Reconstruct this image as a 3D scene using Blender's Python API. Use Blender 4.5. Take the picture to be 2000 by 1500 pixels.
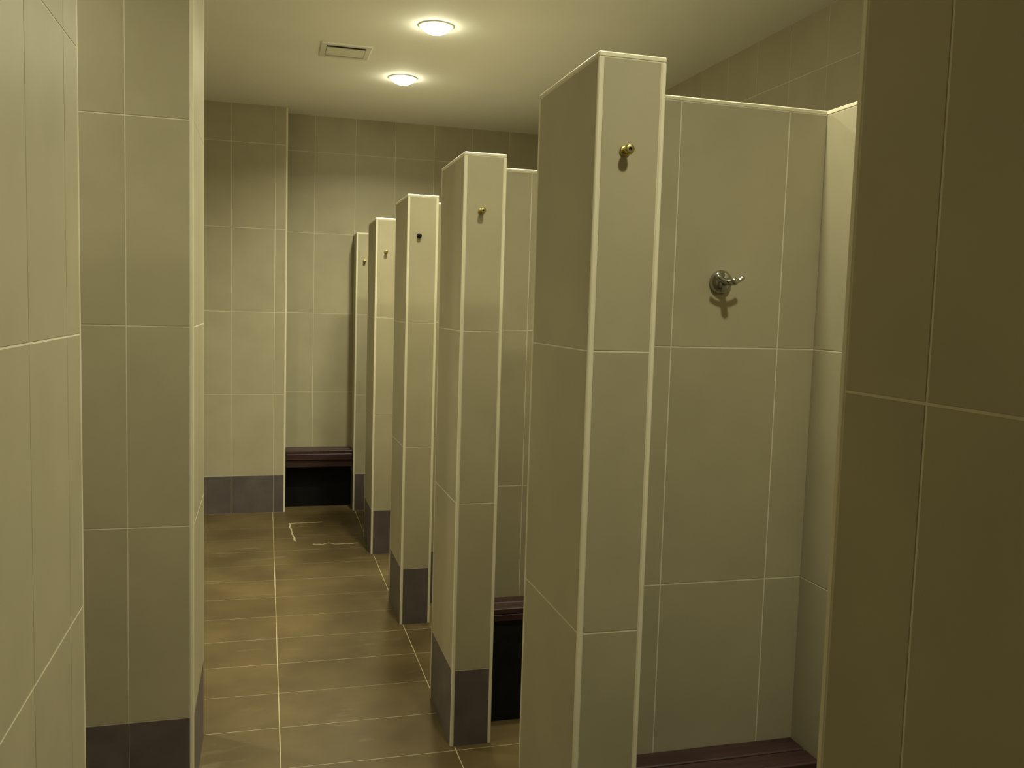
import bpy, bmesh, math, random
from mathutils import Vector, Matrix

random.seed(7)
for _o in list(bpy.data.objects):
    bpy.data.objects.remove(_o)
SC = bpy.context.scene
COL = SC.collection

# ------------------------------------------------------------------ camera
CAM_H = 1.564
F_PX, YAW, PITCH, ROLL = 1736.8, 15.548, 4.891, 1.707
y_, t_, r_ = (math.radians(a) for a in (YAW, PITCH, ROLL))
fw = Vector((math.sin(y_) * math.cos(t_), math.cos(y_) * math.cos(t_), -math.sin(t_)))
rt = Vector((math.cos(y_), -math.sin(y_), 0))
up = rt.cross(fw)
rt2 = rt * math.cos(r_) + up * math.sin(r_)
up2 = up * math.cos(r_) - rt * math.sin(r_)
cd = bpy.data.cameras.new('camera')
cd.sensor_fit = 'HORIZONTAL'
cd.sensor_width = 36.0
cd.lens = F_PX * 36.0 / 2000.0
cd.clip_start = 0.02
cam = bpy.data.objects.new('camera', cd)
COL.objects.link(cam)
M = Matrix((rt2, up2, -fw)).transposed().to_4x4()
M.translation = Vector((0, 0, CAM_H))
cam.matrix_world = M
SC.camera = cam

# ------------------------------------------------------------------ world, exposure
wd = bpy.data.worlds.new('world')
SC.world = wd
wd.use_nodes = True
wd.node_tree.nodes['Background'].inputs[0].default_value = (0, 0, 0, 1)
wd.node_tree.nodes['Background'].inputs[1].default_value = 0.0
SC.view_settings.view_transform = 'Standard'
SC.view_settings.look = 'None'
SC.view_settings.exposure = 0.0
SC.view_settings.gamma = 1.0
SC.view_settings.use_curve_mapping = False
SC.cycles.diffuse_bounces = 6
SC.cycles.max_bounces = 12

LAMP_STRENGTH = 50.0
LAMP_COLOR = (1.0, 0.955, 0.66, 1)
BEAM_WATTS = 18.2          # downward beam of each fitting
BEAM_SPREAD = 150.0

# ------------------------------------------------------------------ dimensions (metres)
ZS = 0.28            # skirting height
HT = 2.083           # partition height
HC = 2.947           # ceiling
XA, XB = 0.641, 0.788    # end post of each partition
XS = 1.365           # low stall wall
XR = 2.401           # right wall
PD = 0.407           # end post depth
YW = 0.285           # wing set back
YS = [0.481, 1.723, 2.981, 4.223, 5.485]
Y5 = 6.699
YN, XN = 6.72, 0.144     # nib at the far end
YD = 6.924
XL, YL = -0.386, 2.105   # near left wall
YF, XP, YPB = 2.796, -0.207, 3.264   # pier
XFAR = -1.74
YREAR = -3.4
REC = 0.0009         # joint depth
GAP = 0.0033         # joint width
TR = 0.0105          # trim width
ROWS = [0, ZS, ZS + .6, ZS + 1.2, ZS + 1.8]
ROWS_FULL = ROWS + [ZS + 2.4, HC]
ROWS_LOW = ROWS[:-1] + [HT]
LOWT0 = ROWS[:-1] + [HT - .0105]


# ------------------------------------------------------------------ materials
def mat(name, build):
    m = bpy.data.materials.new(name)
    m.use_nodes = True
    nt = m.node_tree
    b = nt.nodes['Principled BSDF']
    build(nt, b)
    return m


def N(nt, t, **kw):
    n = nt.nodes.new(t)
    for k, v in kw.items():
        setattr(n, k, v)
    return n


def mottled(c1, c2, rough=.45, scale=6.0, spread=.05, bump=0.0, spec=.5, detail=5.0):
    """two close tones mixed by object-space noise, with a small per-object tone shift"""
    def f(nt, b):
        L = nt.links.new
        tc = N(nt, 'ShaderNodeTexCoord')
        oi = N(nt, 'ShaderNodeObjectInfo')
        add = N(nt, 'ShaderNodeVectorMath', operation='ADD')
        mul = N(nt, 'ShaderNodeVectorMath', operation='SCALE')
        L(oi.outputs['Location'], mul.inputs[0]); mul.inputs['Scale'].default_value = 3.7
        L(tc.outputs['Object'], add.inputs[0]); L(mul.outputs[0], add.inputs[1])
        no = N(nt, 'ShaderNodeTexNoise')
        no.inputs['Scale'].default_value = scale
        no.inputs['Detail'].default_value = detail
        L(add.outputs[0], no.inputs['Vector'])
        ramp = N(nt, 'ShaderNodeValToRGB')
        ramp.color_ramp.elements[0].position = .33
        ramp.color_ramp.elements[1].position = .67
        ramp.color_ramp.elements[0].color = (*c1, 1)
        ramp.color_ramp.elements[1].color = (*c2, 1)
        L(no.outputs['Fac'], ramp.inputs['Fac'])
        hsv = N(nt, 'ShaderNodeHueSaturation')
        mr = N(nt, 'ShaderNodeMapRange')
        mr.inputs['To Min'].default_value = 1 - spread
        mr.inputs['To Max'].default_value = 1 + spread
        L(oi.outputs['Random'], mr.inputs['Value'])
        L(mr.outputs[0], hsv.inputs['Value'])
        L(ramp.outputs['Color'], hsv.inputs['Color'])
        L(hsv.outputs['Color'], b.inputs['Base Color'])
        b.inputs['Roughness'].default_value = rough
        b.inputs['Specular IOR Level'].default_value = spec
        if bump:
            bp = N(nt, 'ShaderNodeBump')
            bp.inputs['Strength'].default_value = bump
            bp.inputs['Distance'].default_value = .001
            n2 = N(nt, 'ShaderNodeTexNoise')
            n2.inputs['Scale'].default_value = 160
            L(tc.outputs['Object'], n2.inputs['Vector'])
            L(n2.outputs['Fac'], bp.inputs['Height'])
            L(bp.outputs[0], b.inputs['Normal'])
    return f


def metal(c, rough):
    def f(nt, b):
        L = nt.links.new
        no = N(nt, 'ShaderNodeTexNoise')
        no.inputs['Scale'].default_value = 60
        mr = N(nt, 'ShaderNodeMapRange')
        mr.inputs['To Min'].default_value = rough * .7
        mr.inputs['To Max'].default_value = rough * 1.3
        L(no.outputs['Fac'], mr.inputs['Value'])
        L(mr.outputs[0], b.inputs['Roughness'])
        b.inputs['Base Color'].default_value = (*c, 1)
        b.inputs['Metallic'].default_value = 1
    return f


def wood(c1, c2):
    def f(nt, b):
        L = nt.links.new
        tc = N(nt, 'ShaderNodeTexCoord')
        mp = N(nt, 'ShaderNodeMapping')
        mp.inputs['Scale'].default_value = (2.5, 40, 40)
        L(tc.outputs['Object'], mp.inputs[0])
        no = N(nt, 'ShaderNodeTexNoise')
        no.inputs['Scale'].default_value = 2.0
        no.inputs['Detail'].default_value = 6
        no.inputs['Distortion'].default_value = 1.0
        L(mp.outputs[0], no.inputs['Vector'])
        ramp = N(nt, 'ShaderNodeValToRGB')
        ramp.color_ramp.elements[0].position = .3
        ramp.color_ramp.elements[1].position = .7
        ramp.color_ramp.elements[0].color = (*c1, 1)
        ramp.color_ramp.elements[1].color = (*c2, 1)
        L(no.outputs['Fac'], ramp.inputs[0])
        L(ramp.outputs[0], b.inputs['Base Color'])
        b.inputs['Roughness'].default_value = .38
    return f


def floor_build(nt, b):
    """brown stoneware with worn pale smears and brown streaks in world space"""
    L = nt.links.new
    geo = N(nt, 'ShaderNodeNewGeometry')
    oi = N(nt, 'ShaderNodeObjectInfo')
    n1 = N(nt, 'ShaderNodeTexNoise'); n1.inputs['Scale'].default_value = 3.2; n1.inputs['Detail'].default_value = 6
    L(geo.outputs['Position'], n1.inputs['Vector'])
    r1 = N(nt, 'ShaderNodeValToRGB')
    r1.color_ramp.elements[0].position = .32; r1.color_ramp.elements[1].position = .7
    r1.color_ramp.elements[0].color = (.082, .056, .023, 1)
    r1.color_ramp.elements[1].color = (.136, .099, .042, 1)
    L(n1.outputs['Fac'], r1.inputs[0])
    mp = N(nt, 'ShaderNodeMapping'); mp.inputs['Scale'].default_value = (2.2, 6.5, 1)
    mp.inputs['Rotation'].default_value = (0, 0, .25)
    L(geo.outputs['Position'], mp.inputs[0])
    n2 = N(nt, 'ShaderNodeTexNoise'); n2.inputs['Scale'].default_value = 1.4; n2.inputs['Detail'].default_value = 8
    n2.inputs['Roughness'].default_value = .62
    L(mp.outputs[0], n2.inputs['Vector'])
    r2 = N(nt, 'ShaderNodeValToRGB')
    r2.color_ramp.elements[0].position = .60; r2.color_ramp.elements[1].position = .80
    r2.color_ramp.elements[0].color = (0, 0, 0, 1); r2.color_ramp.elements[1].color = (.75, .75, .75, 1)
    L(n2.outputs['Fac'], r2.inputs[0])
    mx = N(nt, 'ShaderNodeMix', data_type='RGBA')
    L(r2.outputs[0], mx.inputs[0]); L(r1.outputs[0], mx.inputs[6])
    mx.inputs[7].default_value = (.25, .21, .125, 1)
    hsv = N(nt, 'ShaderNodeHueSaturation')
    mr = N(nt, 'ShaderNodeMapRange'); mr.inputs['To Min'].default_value = .93; mr.inputs['To Max'].default_value = 1.07
    L(oi.outputs['Random'], mr.inputs['Value']); L(mr.outputs[0], hsv.inputs['Value'])
    L(mx.outputs[2], hsv.inputs['Color'])
    L(hsv.outputs[0], b.inputs['Base Color'])
    b.inputs['Roughness'].default_value = .5
    b.inputs['Specular IOR Level'].default_value = .35


TILE = mat('beige_wall_tile', mottled((.375, .341, .236), (.412, .375, .261), .42, 5, .03, .05, .4))
SKIRT = mat('dark_brown_skirting_tile', mottled((.098, .079, .081), (.132, .110, .110), .45, 9, .10, .05, .4))
GROUT = mat('pale_grout', mottled((.64, .60, .48), (.71, .67, .54), .8, 30, 0, 0, .2))
FLOORM = mat('brown_floor_tile', floor_build)
FGROUT = mat('floor_grout', mottled((.40, .35, .22), (.60, .54, .37), .8, 5, 0, 0, .2))
CEIL = mat('ceiling_paint', mottled((.88, .87, .83), (.91, .90, .86), .8, 2.5, 0, .2, .2))
TRIM = mat('ivory_tile_trim', mottled((.74, .70, .55), (.78, .74, .58), .28, 12, .02, 0, .5))
WOOD = mat('dark_red_wood', wood((.027, .012, .014), (.062, .029, .033)))
WOODD = mat('dark_wood_apron', wood((.022, .011, .010), (.042, .022, .020)))
BLACK = mat('shade_black', mottled((.006, .006, .006), (.011, .010, .009), .6, 20, 0, 0, .2))  # near-black with the shade of unlit hollows put into the colour
CHROME = mat('chrome', metal((.42, .43, .40), .12))
BRASS = mat('brass', metal((.42, .35, .13), .38))
DARKM = mat('dark_metal', metal((.030, .028, .035), .4))
WHITEP = mat('white_plastic', mottled((.74, .72, .66), (.78, .76, .70), .45, 8, 0, 0, .4))
CORE = GROUT


def lamp_build(nt, b):
    tc = N(nt, 'ShaderNodeTexCoord')
    b.inputs['Base Color'].default_value = (.9, .88, .8, 1)
    b.inputs['Emission Color'].default_value = LAMP_COLOR
    b.inputs['Emission Strength'].default_value = LAMP_STRENGTH


LAMPM = mat('lit_diffuser', lamp_build)


# ------------------------------------------------------------------ helpers
def empty(name, loc, label, cat, group=None):
    o = bpy.data.objects.new(name, None)
    o.empty_display_size = .1
    COL.objects.link(o)
    o.location = loc
    o['label'] = label
    o['category'] = cat
    if group:
        o['group'] = group
    return o


def world_loc(o):
    v = Vector(o.location)
    while o.parent:
        o = o.parent
        v += Vector(o.location)
    return v


def put(name, me, loc, parent=None, label=None):
    o = bpy.data.objects.new(name, me)
    COL.objects.link(o)
    if parent:
        o.parent = parent
        o.location = Vector(loc) - world_loc(parent)
    else:
        o.location = loc
    if label:
        o['label'] = label
    return o


def mesh_from(bm, m, smooth=False):
    me = bpy.data.meshes.new('m')
    bmesh.ops.recalc_face_normals(bm, faces=bm.faces)
    if smooth:
        for f in bm.faces:
            f.smooth = True
    bm.to_mesh(me)
    bm.free()
    me.materials.append(m)
    return me


CACHE = {}


def box_mesh(sx, sy, sz, m, bev=0.0):
    key = ('b', round(sx, 4), round(sy, 4), round(sz, 4), m.name, bev)
    if key not in CACHE:
        bm = bmesh.new()
        bmesh.ops.create_cube(bm, size=1)
        for v in bm.verts:
            v.co = Vector((v.co.x * sx, v.co.y * sy, v.co.z * sz))
        if bev:
            bmesh.ops.bevel(bm, geom=list(bm.edges), offset=bev, segments=1, affect='EDGES')
        CACHE[key] = mesh_from(bm, m)
    return CACHE[key]


def box(name, x0, x1, y0, y1, z0, z1, m, parent=None, bev=0.0, label=None):
    return put(name, box_mesh(x1 - x0, y1 - y0, z1 - z0, m, bev),
               ((x0 + x1) / 2, (y0 + y1) / 2, (z0 + z1) / 2), parent, label)


def struct(o):
    o['kind'] = 'structure'
    return o


def tile_mesh(axis, sgn, w, h, m, th=REC, ch=.0006):
    """one tile: front face on the plane through the origin, chamfered rim; axis = facing axis, sgn = facing sign"""
    key = ('t', axis, sgn, round(w, 4), round(h, 4), m.name, th)
    if key not in CACHE:
        def P(u, v, n):
            if axis == 'x':
                return (sgn * n, u, v)
            if axis == 'y':
                return (u, sgn * n, v)
            return (u, v, sgn * n)
        a, b = w / 2, h / 2
        vs = []
        for (e, n) in ((0, -th), (0, -ch), (ch, 0)):
            vs += [P(-a + e, -b + e, n), P(a - e, -b + e, n), P(a - e, b - e, n), P(-a + e, b - e, n)]
        bm = bmesh.new()
        V = [bm.verts.new(c) for c in vs]
        bm.faces.new(V[8:12])
        for k in (0, 4):
            for i in range(4):
                j = (i + 1) % 4
                bm.faces.new((V[k + i], V[k + j], V[k + 4 + j], V[k + 4 + i]))
        me = mesh_from(bm, m)
        # the shell is open at the back: force the front face to look outwards
        nrm = {'x': Vector((sgn, 0, 0)), 'y': Vector((0, sgn, 0)), 'z': Vector((0, 0, sgn))}[axis]
        if me.polygons[0].normal.dot(nrm) < 0:
            me.flip_normals()
        CACHE[key] = me
    return CACHE[key]


def tiles(parent, axis, sgn, plane, us, vs, first_dark=True, name='wall_tile', m=None, skip=None):
    """grid of tiles on a plane; us / vs are joint positions (gap centred on inner joints)"""
    for i in range(len(us) - 1):
        for j in range(len(vs) - 1):
            g = GAP * .4 if first_dark and vs[j] < .05 else GAP      # skirting pieces are butted close
            u0 = us[i] + (g / 2 if i else GAP * .3)
            u1 = us[i + 1] - (g / 2 if i < len(us) - 2 else GAP * .3)
            v0 = vs[j] + (GAP / 2 if j else GAP * .3)
            v1 = vs[j + 1] - (GAP / 2 if j < len(vs) - 2 else GAP * .3)
            if u1 - u0 < .006 or v1 - v0 < .006:
                continue
            dark = first_dark and vs[j] < .05
            mm = SKIRT if dark else (m or TILE)
            nm = 'skirting_tile' if dark else name
            uc, vc = (u0 + u1) / 2, (v0 + v1) / 2
            if skip and skip(uc, vc):
                continue
            loc = {'x': (plane, uc, vc), 'y': (uc, plane, vc), 'z': (uc, vc, plane)}[axis]
            put(nm, tile_mesh(axis, sgn, u1 - u0, v1 - v0, mm), loc, parent)


def span(a, b, ref, step=.3):
    """joint positions between a and b on the grid ref + k*step"""
    out = [a]
    k = math.ceil((a - ref) / step)
    while ref + k * step < b - .012:
        v = ref + k * step
        if v > a + .012:
            out.append(v)
        k += 1
    out.append(b)
    return out


def trim_v(parent, x, y, sx, sy, z0, z1):
    """vertical corner trim at external corner (x, y); sx, sy point out of the solid"""
    e = .0006
    x0, x1 = sorted((x + sx * e, x - sx * TR))
    y0, y1 = sorted((y + sy * e, y - sy * TR))
    return box('corner_trim', x0, x1, y0, y1, z0, z1, TRIM, parent, .0022)


def trim_x(parent, x0, x1, y, sy, z=HT):
    e = .0006
    a, b = sorted((y + sy * e, y - sy * TR))
    return box('top_trim', x0, x1, a, b, z - TR, z + e, TRIM, parent, .0022)


def trim_y(parent, x, sx, y0, y1, z=HT):
    e = .0006
    a, b = sorted((x + sx * e, x - sx * TR))
    return box('top_trim', a, b, y0, y1, z - TR, z + e, TRIM, parent, .0022)


# ------------------------------------------------------------------ floor
floor = struct(box('floor', XFAR - .1, XR + .1, YREAR - .1, YD + .1, -.08, -REC, FGROUT))
fx, fy = 0.057, 3.255
tiles(floor, 'z', 1, 0.0, span(XFAR, XS, fx, .6), span(YREAR, YD, fy, .3), False, 'floor_tile', FLOORM)
tiles(floor, 'z', 1, 0.0, [XS + .14, 1.857, XR], span(YREAR, YD, fy, .3), False, 'floor_tile', FLOORM)


# irregular beads of pale filler round a re-laid piece of floor at the far end
def bead(pts, w):
    bm = bmesh.new()
    prev = None
    for i, (x, y) in enumerate(pts):
        a = Vector(pts[max(i - 1, 0)]); b = Vector(pts[min(i + 1, len(pts) - 1)])
        d = (b - a).normalized(); n = Vector((-d.y, d.x))
        ww = w * random.uniform(.45, 1.25)
        p = Vector((x, y))
        row = [bm.verts.new((*(p + n * ww), .0003)), bm.verts.new((*(p + n * ww * .4), .0016)),
               bm.verts.new((*(p - n * ww * .4), .0016)), bm.verts.new((*(p - n * ww), .0003))]
        if prev:
            for k in range(3):
                bm.faces.new((prev[k], prev[k + 1], row[k + 1], row[k]))
        prev = row
    return mesh_from(bm, FGROUT)


def wobble(a, b, n=14, amp=.006):
    return [(a[0] + (b[0] - a[0]) * i / n + random.uniform(-amp, amp),
             a[1] + (b[1] - a[1]) * i / n + random.uniform(-amp, amp)) for i in range(n + 1)]


put('filler_bead', bead(wobble((.165, 6.36), (.40, 6.37)), .007), (0, 0, 0), floor)
put('filler_bead', bead(wobble((.168, 6.34), (.19, 5.86), 14, .006), .007), (0, 0, 0), floor)
put('filler_bead', bead(wobble((.30, 5.775), (.37, 5.77), 5, .008)
                        + [(.385, 5.79), (.40, 5.80), (.42, 5.79), (.43, 5.775)]
                        + wobble((.44, 5.765), (.585, 5.765), 8, .004), .008), (0, 0, 0), floor)

# ------------------------------------------------------------------ ceiling with openings for the downlights
LAMPS = [(.80, .75), (.80, 2.05), (.80, 3.27), (.806, 4.50), (.800, 5.575)]
SIDE_X = -1.12
LAMPS += [(SIDE_X, .70), (SIDE_X, 2.42), (SIDE_X, 3.9)]  # unseen side lamps, added to light the pier, post sides and nib
R_HOLE = .074


def build_ceiling():
    bm = bmesh.new()
    def quad(x0, x1, y0, y1):
        bm.faces.new([bm.verts.new(c) for c in ((x0, y0, 0), (x0, y1, 0), (x1, y1, 0), (x1, y0, 0))])
    X0, X1, Y0, Y1 = XFAR - .1, XR + .1, YREAR - .1, YD + .1
    quad(X0, SIDE_X - .15, Y0, Y1)
    quad(SIDE_X + .15, .65, Y0, Y1)
    quad(.95, X1, Y0, Y1)
    for xa, xb, row in ((SIDE_X - .15, SIDE_X + .15, [l for l in LAMPS if l[0] < 0]), (.65, .95, [l for l in LAMPS if l[0] > 0])):
      cur = Y0
      for lx, ly in row:
        quad(xa, xb, cur, ly - .15)
        n = 48
        ring, outer = [], []
        for k in range(n):
            a = 2 * math.pi * k / n + math.pi / 4
            c, s = math.cos(a), math.sin(a)
            q = max(abs(c), abs(s))
            ring.append(bm.verts.new((lx + R_HOLE * c, ly + R_HOLE * s, 0)))
            ox = xa if c / q < -.999 else xb if c / q > .999 else (xa + xb) / 2 + .15 * c / q
            outer.append(bm.verts.new((ox, ly + .15 * s / q, 0)))
        for k in range(n):
            j = (k + 1) % n
            bm.faces.new((ring[k], outer[k], outer[j], ring[j]))
        cur = ly + .15
      quad(xa, xb, cur, Y1)
    return mesh_from(bm, CEIL)


cme = build_ceiling()
ceiling = struct(put('ceiling', cme, (0, 0, HC)))
roof = struct(box('ceiling', XFAR - .1, XR + .1, YREAR - .1, YD + .1, HC + .12, HC + .16, CEIL, ceiling))
del roof['kind']
roof.name = 'ceiling_slab'

# ------------------------------------------------------------------ walls
w = struct(box('wall_left', XL - .115, XL - REC, YREAR, YL - REC, 0, HC, CORE))
tiles(w, 'x', 1, XL, span(YREAR, YL - TR, 1.667), ROWS_FULL)
tiles(w, 'y', 1, YL, [XL - .115 + REC, XL - TR], ROWS_FULL)
trim_v(w, XL, YL, 1, 1, 0, HC)

w = struct(box('wall_left_pier', XFAR, XP - REC, YF + REC, YPB - REC, 0, HC, CORE))
tiles(w, 'y', -1, YF, span(XFAR, XP - TR, -.392), ROWS_FULL)
tiles(w, 'x', 1, XP, [YF + TR, YF + .23, YPB - TR], ROWS_FULL)
tiles(w, 'y', 1, YPB, span(XFAR, XP - TR, -.392), ROWS_FULL)
trim_v(w, XP, YF, 1, -1, 0, HC)
trim_v(w, XP, YPB, 1, 1, 0, HC)

w = struct(box('wall_far_left', XFAR - .1, XFAR - REC, YREAR, YD, 0, HC, CORE))
tiles(w, 'x', 1, XFAR, span(YREAR, YF, 1.667), ROWS_FULL)
tiles(w, 'x', 1, XFAR, span(YPB, YN, 1.667), ROWS_FULL)

w = struct(box('wall_back_nib', XFAR, XN - REC, YN + REC, YD + .1, 0, HC, CORE))
tiles(w, 'y', -1, YN, span(XFAR, XN - TR, .060), ROWS_FULL)
tiles(w, 'x', 1, XN, [YN + TR, YD], ROWS_FULL)
trim_v(w, XN, YN, 1, -1, 0, HC)

w = struct(box('wall_back', XN, XR, YD + REC, YD + .1, 0, HC, CORE))
tiles(w, 'y', -1, YD, span(XN, XR, .047), ROWS_FULL)

# unseen low wall added behind the near left wall, shapes the pier's shadow edge
w = struct(box('wall_shadow_blocker', XFAR, XL - .1155, 1.985 + REC, 2.1 - REC, 0, HT - REC, CORE))
tiles(w, 'y', 1, 2.1, span(XFAR, XL - .1155, -.392), LOWT0)
tiles(w, 'y', -1, 1.985, span(XFAR, XL - .1155, -.392), LOWT0)
tiles(w, 'z', 1, HT, span(XFAR, XL - .1155, -.392, .6), [1.985 + TR, 2.1 - TR], False, 'cap_tile')
trim_x(w, XFAR, XL - .1155, 2.1, 1)
trim_x(w, XFAR, XL - .1155, 1.985, -1)

w = struct(box('wall_right', XR + REC, XR + .1, YREAR, YD, 0, HC, CORE))
tiles(w, 'x', -1, XR, span(YREAR, YD, 3.858), ROWS_FULL)

w = struct(box('wall_rear', XFAR, XR, YREAR - .1, YREAR - REC, 0, HC, CORE))
tiles(w, 'y', 1, YREAR, span(XFAR, XR, .063), ROWS_FULL)

w = struct(box('wall_stalls', XS + REC, XS + .13 - REC, YREAR, YD, 0, HT - REC, CORE))
tiles(w, 'x', -1, XS, span(YREAR, YD, 1.86), ROWS_LOW[:-1] + [HT - TR])
tiles(w, 'x', 1, XS + .13, span(YREAR, YD, 1.86), ROWS_LOW[:-1] + [HT - TR])
tiles(w, 'z', 1, HT, [XS + TR, XS + .13 - TR], span(YREAR, YD, 1.86, .6), False, 'cap_tile')
trim_y(w, XS, -1, YREAR, YD)
trim_y(w, XS + .13, 1, YREAR, YD)


# ------------------------------------------------------------------ partitions
LOWT = ROWS_LOW[:-1] + [HT - TR]


def partition(Y, label, wing=True, depth=PD, back=True, joint=False):
    t = empty('shower_partition', ((XA + XB) / 2, Y + depth / 2, 0), label, 'partition', 'tiled partitions of the shower stalls')
    yb = Y + depth
    yw = Y + YW
    box('post_core', XA + REC, XB - REC, Y + REC, yb - REC, 0, HT - REC, CORE, t)
    # end post: front, aisle side, stall side
    tiles(t, 'y', -1, Y, [XA + TR, XB - TR], LOWT)
    jy = yb - .141 if depth > .3 else (Y + yb) / 2
    tiles(t, 'x', -1, XA, ([Y + TR, jy] if joint else [Y + TR]) + [yb - (TR if back else 0)], LOWT)
    tiles(t, 'x', 1, XB, [Y + TR, yw if wing else yb], LOWT)
    trim_v(t, XA, Y, -1, -1, 0, HT - TR)
    trim_v(t, XB, Y, 1, -1, 0, HT - TR)
    trim_x(t, XA - .0006, XB + .0006, Y, -1)
    trim_y(t, XA, -1, Y + TR, yb - (TR if back else 0))
    trim_y(t, XB, 1, Y + TR, yw if wing else yb)
    tiles(t, 'z', 1, HT, [XA + TR, XB - TR], [Y + TR, yb - TR], False, 'cap_tile')
    if back:
        trim_v(t, XA, yb, -1, 1, 0, HT - TR)
        trim_x(t, XA - .0006, XS if wing else XB, yb, 1)
        tiles(t, 'y', 1, yb, [XA + TR, XB, .963, 1.259, XS] if wing else [XA + TR, XB - TR], LOWT)
    if wing:
        box('wing_core', XB - REC, XS - .0005, yw + REC, yb - REC, 0, HT - REC, CORE, t)
        tiles(t, 'y', -1, yw, [XB, .963, 1.259, XS], LOWT)
        trim_x(t, XB, XS, yw, -1)
        tiles(t, 'z', 1, HT, [XB - TR, .963, XS], [yw + TR, yb - TR], False, 'cap_tile')
    return t


partition(YS[0], 'shaded tiled partition end filling the right edge of the picture', joint=True)
partition(YS[1], 'largest lit tiled partition, with brass hook and a chrome robe hook on its wing')
partition(YS[2], 'second lit tiled partition, dark skirting and a wooden bench just visible behind its post')
partition(YS[3], 'tiled partition whose end post carries the small black hook')
partition(YS[4], 'narrow tiled partition with brass hook, last one before the far wall post')
partition(Y5, 'thin short tiled post against the far wall beside the far bench', False, YD - Y5, False)


# ------------------------------------------------------------------ benches
def board(name, x0, x1, y0, y1, z0, z1, m, parent, bev=.003, label=None):
    return box(name, x0, x1, y0, y1, z0, z1, m, parent, bev, label)


def stall_bench(Yp, label, z=.441, depth=.135):
    x0, x1 = XB + .003, XS - .003
    yb = Yp - .002
    t = empty('bench', ((x0 + x1) / 2, yb - depth / 2, 0), label, 'bench', 'wooden benches on the partitions')
    wd_ = (depth - .006) / 2
    board('seat_slat', x0, x1, yb - wd_, yb, z - .022, z, WOOD, t)
    board('seat_slat', x0, x1, yb - depth, yb - wd_ - .006, z - .022, z, WOOD, t)
    board('front_rail', x0, x1, yb - depth + .001, yb - depth + .021, z - .05, z - .0225, WOOD, t)
    board('shade_panel', x0, x1, yb - depth + .012, yb - depth + .022, 0, z - .0505, BLACK, t, .001, 'black panel standing for the shade under the seat')  # under-seat shade put in as a black sheet
    return t


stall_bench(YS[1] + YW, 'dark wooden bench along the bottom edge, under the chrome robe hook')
stall_bench(YS[2] + YW, 'dark wooden bench with black shade panel glimpsed between the two nearest posts')

bx0, bx1 = XN + .004, XA - .004
t = empty('bench', ((bx0 + bx1) / 2, YD - .1, 0), 'small reddish-brown bench in the recess of the far wall', 'bench')
for k in range(2):
    y1 = YD - .003 - k * .099
    board('seat_slat', bx0, bx1, y1 - .093, y1, .434, .456, WOOD, t)
board('front_rail', bx0, bx1, YD - .197, YD - .177, .382, .4335, WOOD, t, .005)
board('apron', bx0, bx1, YD - .187, YD - .170, .330, .3815, WOODD, t)
board('shade_panel', bx0, bx1, YD - .030, YD - .002, 0, .4335, BLACK, t, .001, 'black panel standing for the shade under the seat')  # black sheet for the dark hollow below the far seat


# ------------------------------------------------------------------ hooks
def lathe(profile, m, n=24, axis='y', smooth=True):
    """profile: (distance from the wall, radius); grows towards -y"""
    bm = bmesh.new()
    rings = []
    for d, r in profile:
        if r < 1e-6:
            rings.append([bm.verts.new((0, -d, 0))])
        else:
            rings.append([bm.verts.new((r * math.cos(2 * math.pi * k / n), -d, r * math.sin(2 * math.pi * k / n))) for k in range(n)])
    for a, b in zip(rings, rings[1:]):
        for k in range(n):
            j = (k + 1) % n
            if len(a) == 1 and len(b) == 1:
                continue
            if len(a) == 1:
                bm.faces.new((a[0], b[k], b[j]))
            elif len(b) == 1:
                bm.faces.new((a[k], b[0], a[j]))
            else:
                bm.faces.new((a[k], b[k], b[j], a[j]))
    return mesh_from(bm, m, smooth)


HOOK_PARTS = None


def post_hook(Y, label, m, z=1.889, x=.703, short=False, group='coat hooks on the partition posts'):
    y = Y - .0002
    t = empty('coat_hook', (x, y, z), label, 'hook', group)
    rose = [(0, .0115), (.003, .0115), (.0045, .010), (.0045, .006)]
    put('rose', lathe(rose, m), (x, y, z), t)
    ln = .008 if short else .017
    put('stem', lathe([(.004, .0065), (ln, .0065)], m), (x, y, z), t)
    k0 = ln - .001
    kn = put('knob', lathe([(k0, .0060), (k0 + .002, .0090), (k0 + .009, .0105), (k0 + .013, .0098), (k0 + .0145, .0080), (k0 + .0145, .0035)], m), (x, y, z), t)
    put('screw_recess', lathe([(k0 + .0145, .0037), (k0 + .0125, .003), (k0 + .0125, 0)], DARKM), (x, y, z), kn, 'dark screw recess')
    return t


post_hook(YS[1], 'brass knob hook on the nearest, largest partition post', BRASS, 1.889)
post_hook(YS[2], 'brass knob hook on the second partition post', BRASS, 1.888)
post_hook(YS[3], 'small black hook, the only dark one on the posts', DARKM, 1.890, .697, True)
post_hook(YS[4], 'tiny brass hook on the fourth partition post', BRASS, 1.879)
post_hook(Y5, 'tiniest brass hook, on the thin post at the far wall', BRASS, 1.876, .701)


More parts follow.
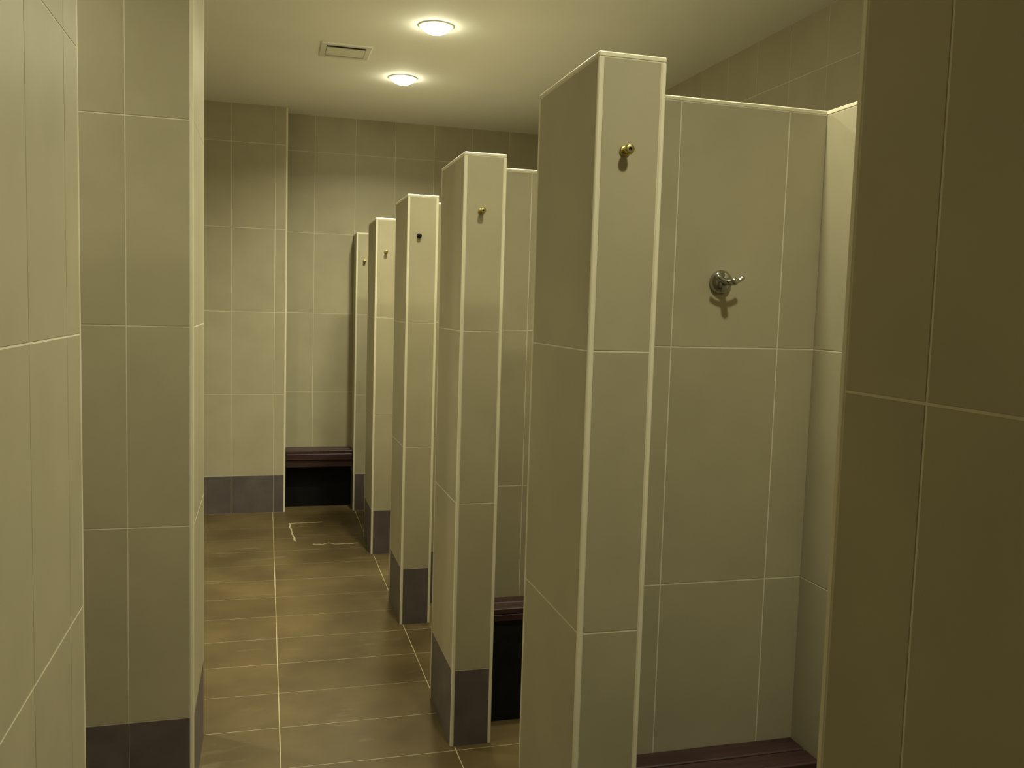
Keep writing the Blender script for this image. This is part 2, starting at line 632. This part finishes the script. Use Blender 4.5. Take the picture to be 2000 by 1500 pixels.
# double-armed robe hook on the wing of the nearest lit partition
def tube(pts, radii, m, n=14):
    bm = bmesh.new()
    P = [Vector(p) for p in pts]
    rings = []
    for i, p in enumerate(P):
        d = (P[min(i + 1, len(P) - 1)] - P[max(i - 1, 0)]).normalized()
        a = d.cross(Vector((0, 1, 0)))
        if a.length < .1:
            a = d.cross(Vector((0, 0, 1)))
        a.normalize()
        b = d.cross(a).normalized()
        rings.append([bm.verts.new(p + (a * math.cos(2 * math.pi * k / n) + b * math.sin(2 * math.pi * k / n)) * radii[i]) for k in range(n)])
    for q, r in zip(rings, rings[1:]):
        for k in range(n):
            j = (k + 1) % n
            bm.faces.new((q[k], r[k], r[j], q[j]))
    for rg, p, s in ((rings[0], P[0], -1), (rings[-1], P[-1], 1)):
        c = bm.verts.new(p + (P[-1] - P[-2] if s > 0 else P[0] - P[1]).normalized() * radii[0] * .7)
        for k in range(n):
            bm.faces.new((rg[k], rg[(k + 1) % n], c))
    return mesh_from(bm, m, True)


HX, HY, HZ = 1.087, YS[1] + YW - .0002, 1.643
t = empty('robe_hook', (HX, HY, HZ), 'chrome double-armed robe hook on the wide tile panel', 'hook')
put('rose', lathe([(0, .0285), (.004, .0300), (.010, .0290), (.017, .0245), (.023, .0165), (.0255, .010)], CHROME, 36), (HX, HY, HZ), t)
put('stem', lathe([(.020, .0105), (.034, .0085), (.052, .0085), (.062, .0092), (.075, .0092), (.079, .006), (.080, 0)], CHROME), (HX, HY, HZ), t)
for s in (-1, 1):
    pts, rad = [], []
    for i in range(9):
        q = i / 8
        pts.append((s * (.003 + .031 * q), -.050 - .003 * q, -.001 + .013 * q ** 2.2))
        rad.append(.0056 - .0008 * q if i < 7 else .0056)
    put('arm', tube(pts, rad, CHROME), (HX, HY, HZ), t)


# ------------------------------------------------------------------ downlights
def downlight(x, y, label, k=1.0):
    t = empty('downlight', (x, y, HC), label, 'ceiling light', 'round downlights over the stall fronts')
    def ring(prof, m, nm, smooth=True, n=48):
        bm = bmesh.new()
        rings = []
        for r, z in prof:
            rings.append([bm.verts.new((r * math.cos(2 * math.pi * k / n), r * math.sin(2 * math.pi * k / n), z)) for k in range(n)] if r > 1e-6 else [bm.verts.new((0, 0, z))])
        for a, b in zip(rings, rings[1:]):
            for k in range(n):
                j = (k + 1) % n
                if len(b) == 1:
                    bm.faces.new((a[k], a[j], b[0]))
                else:
                    bm.faces.new((a[k], a[j], b[j], b[k]))
        return put(nm, mesh_from(bm, m, smooth), (x, y, HC), t)
    ring([(.0735, .006), (.0735, -.0005), (.088, -.0005), (.087, -.004), (.080, -.006), (.0735, -.004), (.0725, .006)], WHITEP, 'trim_ring', False)
    cap = [(.0720, .004)]
    for i in range(1, 9):
        a = i / 8 * math.pi / 2
        cap.append((.0720 * math.cos(a) if i < 8 else 0, .000 - .040 * math.sin(a)))
    ring(cap, LAMPM, 'diffuser')
    ld = bpy.data.lights.new('beam', 'AREA')
    ld.shape = 'DISK'
    ld.size = .13
    ld.energy = BEAM_WATTS * k
    ld.color = LAMP_COLOR[:3]
    ld.spread = math.radians(BEAM_SPREAD)
    put('beam', ld, (x, y, HC - .0415), t)
    return t


names = ['downlight over the nearest stall, above the picture',
         'downlight over the second stall, above the picture', 'downlight just above the top edge of the picture',
         'larger nearer one of the two glowing ceiling downlights', 'smaller farther one of the two glowing ceiling downlights',
         'unseen downlight added behind the near left wall to light the upper pier', 'unseen downlight added before the pier to fill the near post side',
         'unseen downlight added behind the pier to fill the post sides and nib']
LEVEL = [.84, .65, 1.0, 1.42, 1.46, .20, .58, .98]      # beam strengths tuned lamp by lamp to balance the light
for (x, y), nm, k in zip(LAMPS, names, LEVEL):
    downlight(x, y, nm, k)

# ------------------------------------------------------------------ ceiling vent
vx, vy, vs_ = .412, 5.105, .135
t = empty('ceiling_vent', (vx, vy, HC), 'square white ceiling vent with a dark slot, left of the lights', 'vent')
z1 = HC - .0003
for (a, b, c, d) in ((-vs_, vs_, -vs_, -vs_ + .03), (-vs_, vs_, vs_ - .03, vs_), (-vs_, -vs_ + .03, -vs_ + .03, vs_ - .03), (vs_ - .03, vs_, -vs_ + .03, vs_ - .03)):
    box('frame_bar', vx + a, vx + b, vy + c, vy + d, z1 - .010, z1, WHITEP, t, .002)
box('backing', vx - vs_ + .03, vx + vs_ - .03, vy - vs_ + .03, vy + vs_ - .03, z1 - .002, z1, BLACK, t, 0, 'dark opening behind the blades')
for k in range(3):
    yy = vy - .040 + .047 * k
    o = box('blade', vx - vs_ + .032, vx + vs_ - .032, yy - .021, yy + .021, z1 - .010, z1 - .006, WHITEP, t, .001)
    o.rotation_euler = (math.radians(-7), 0, 0)

for o in bpy.data.objects:
    if o.type == 'MESH' and not o.parent and 'kind' not in o:
        print('untagged', o.name)
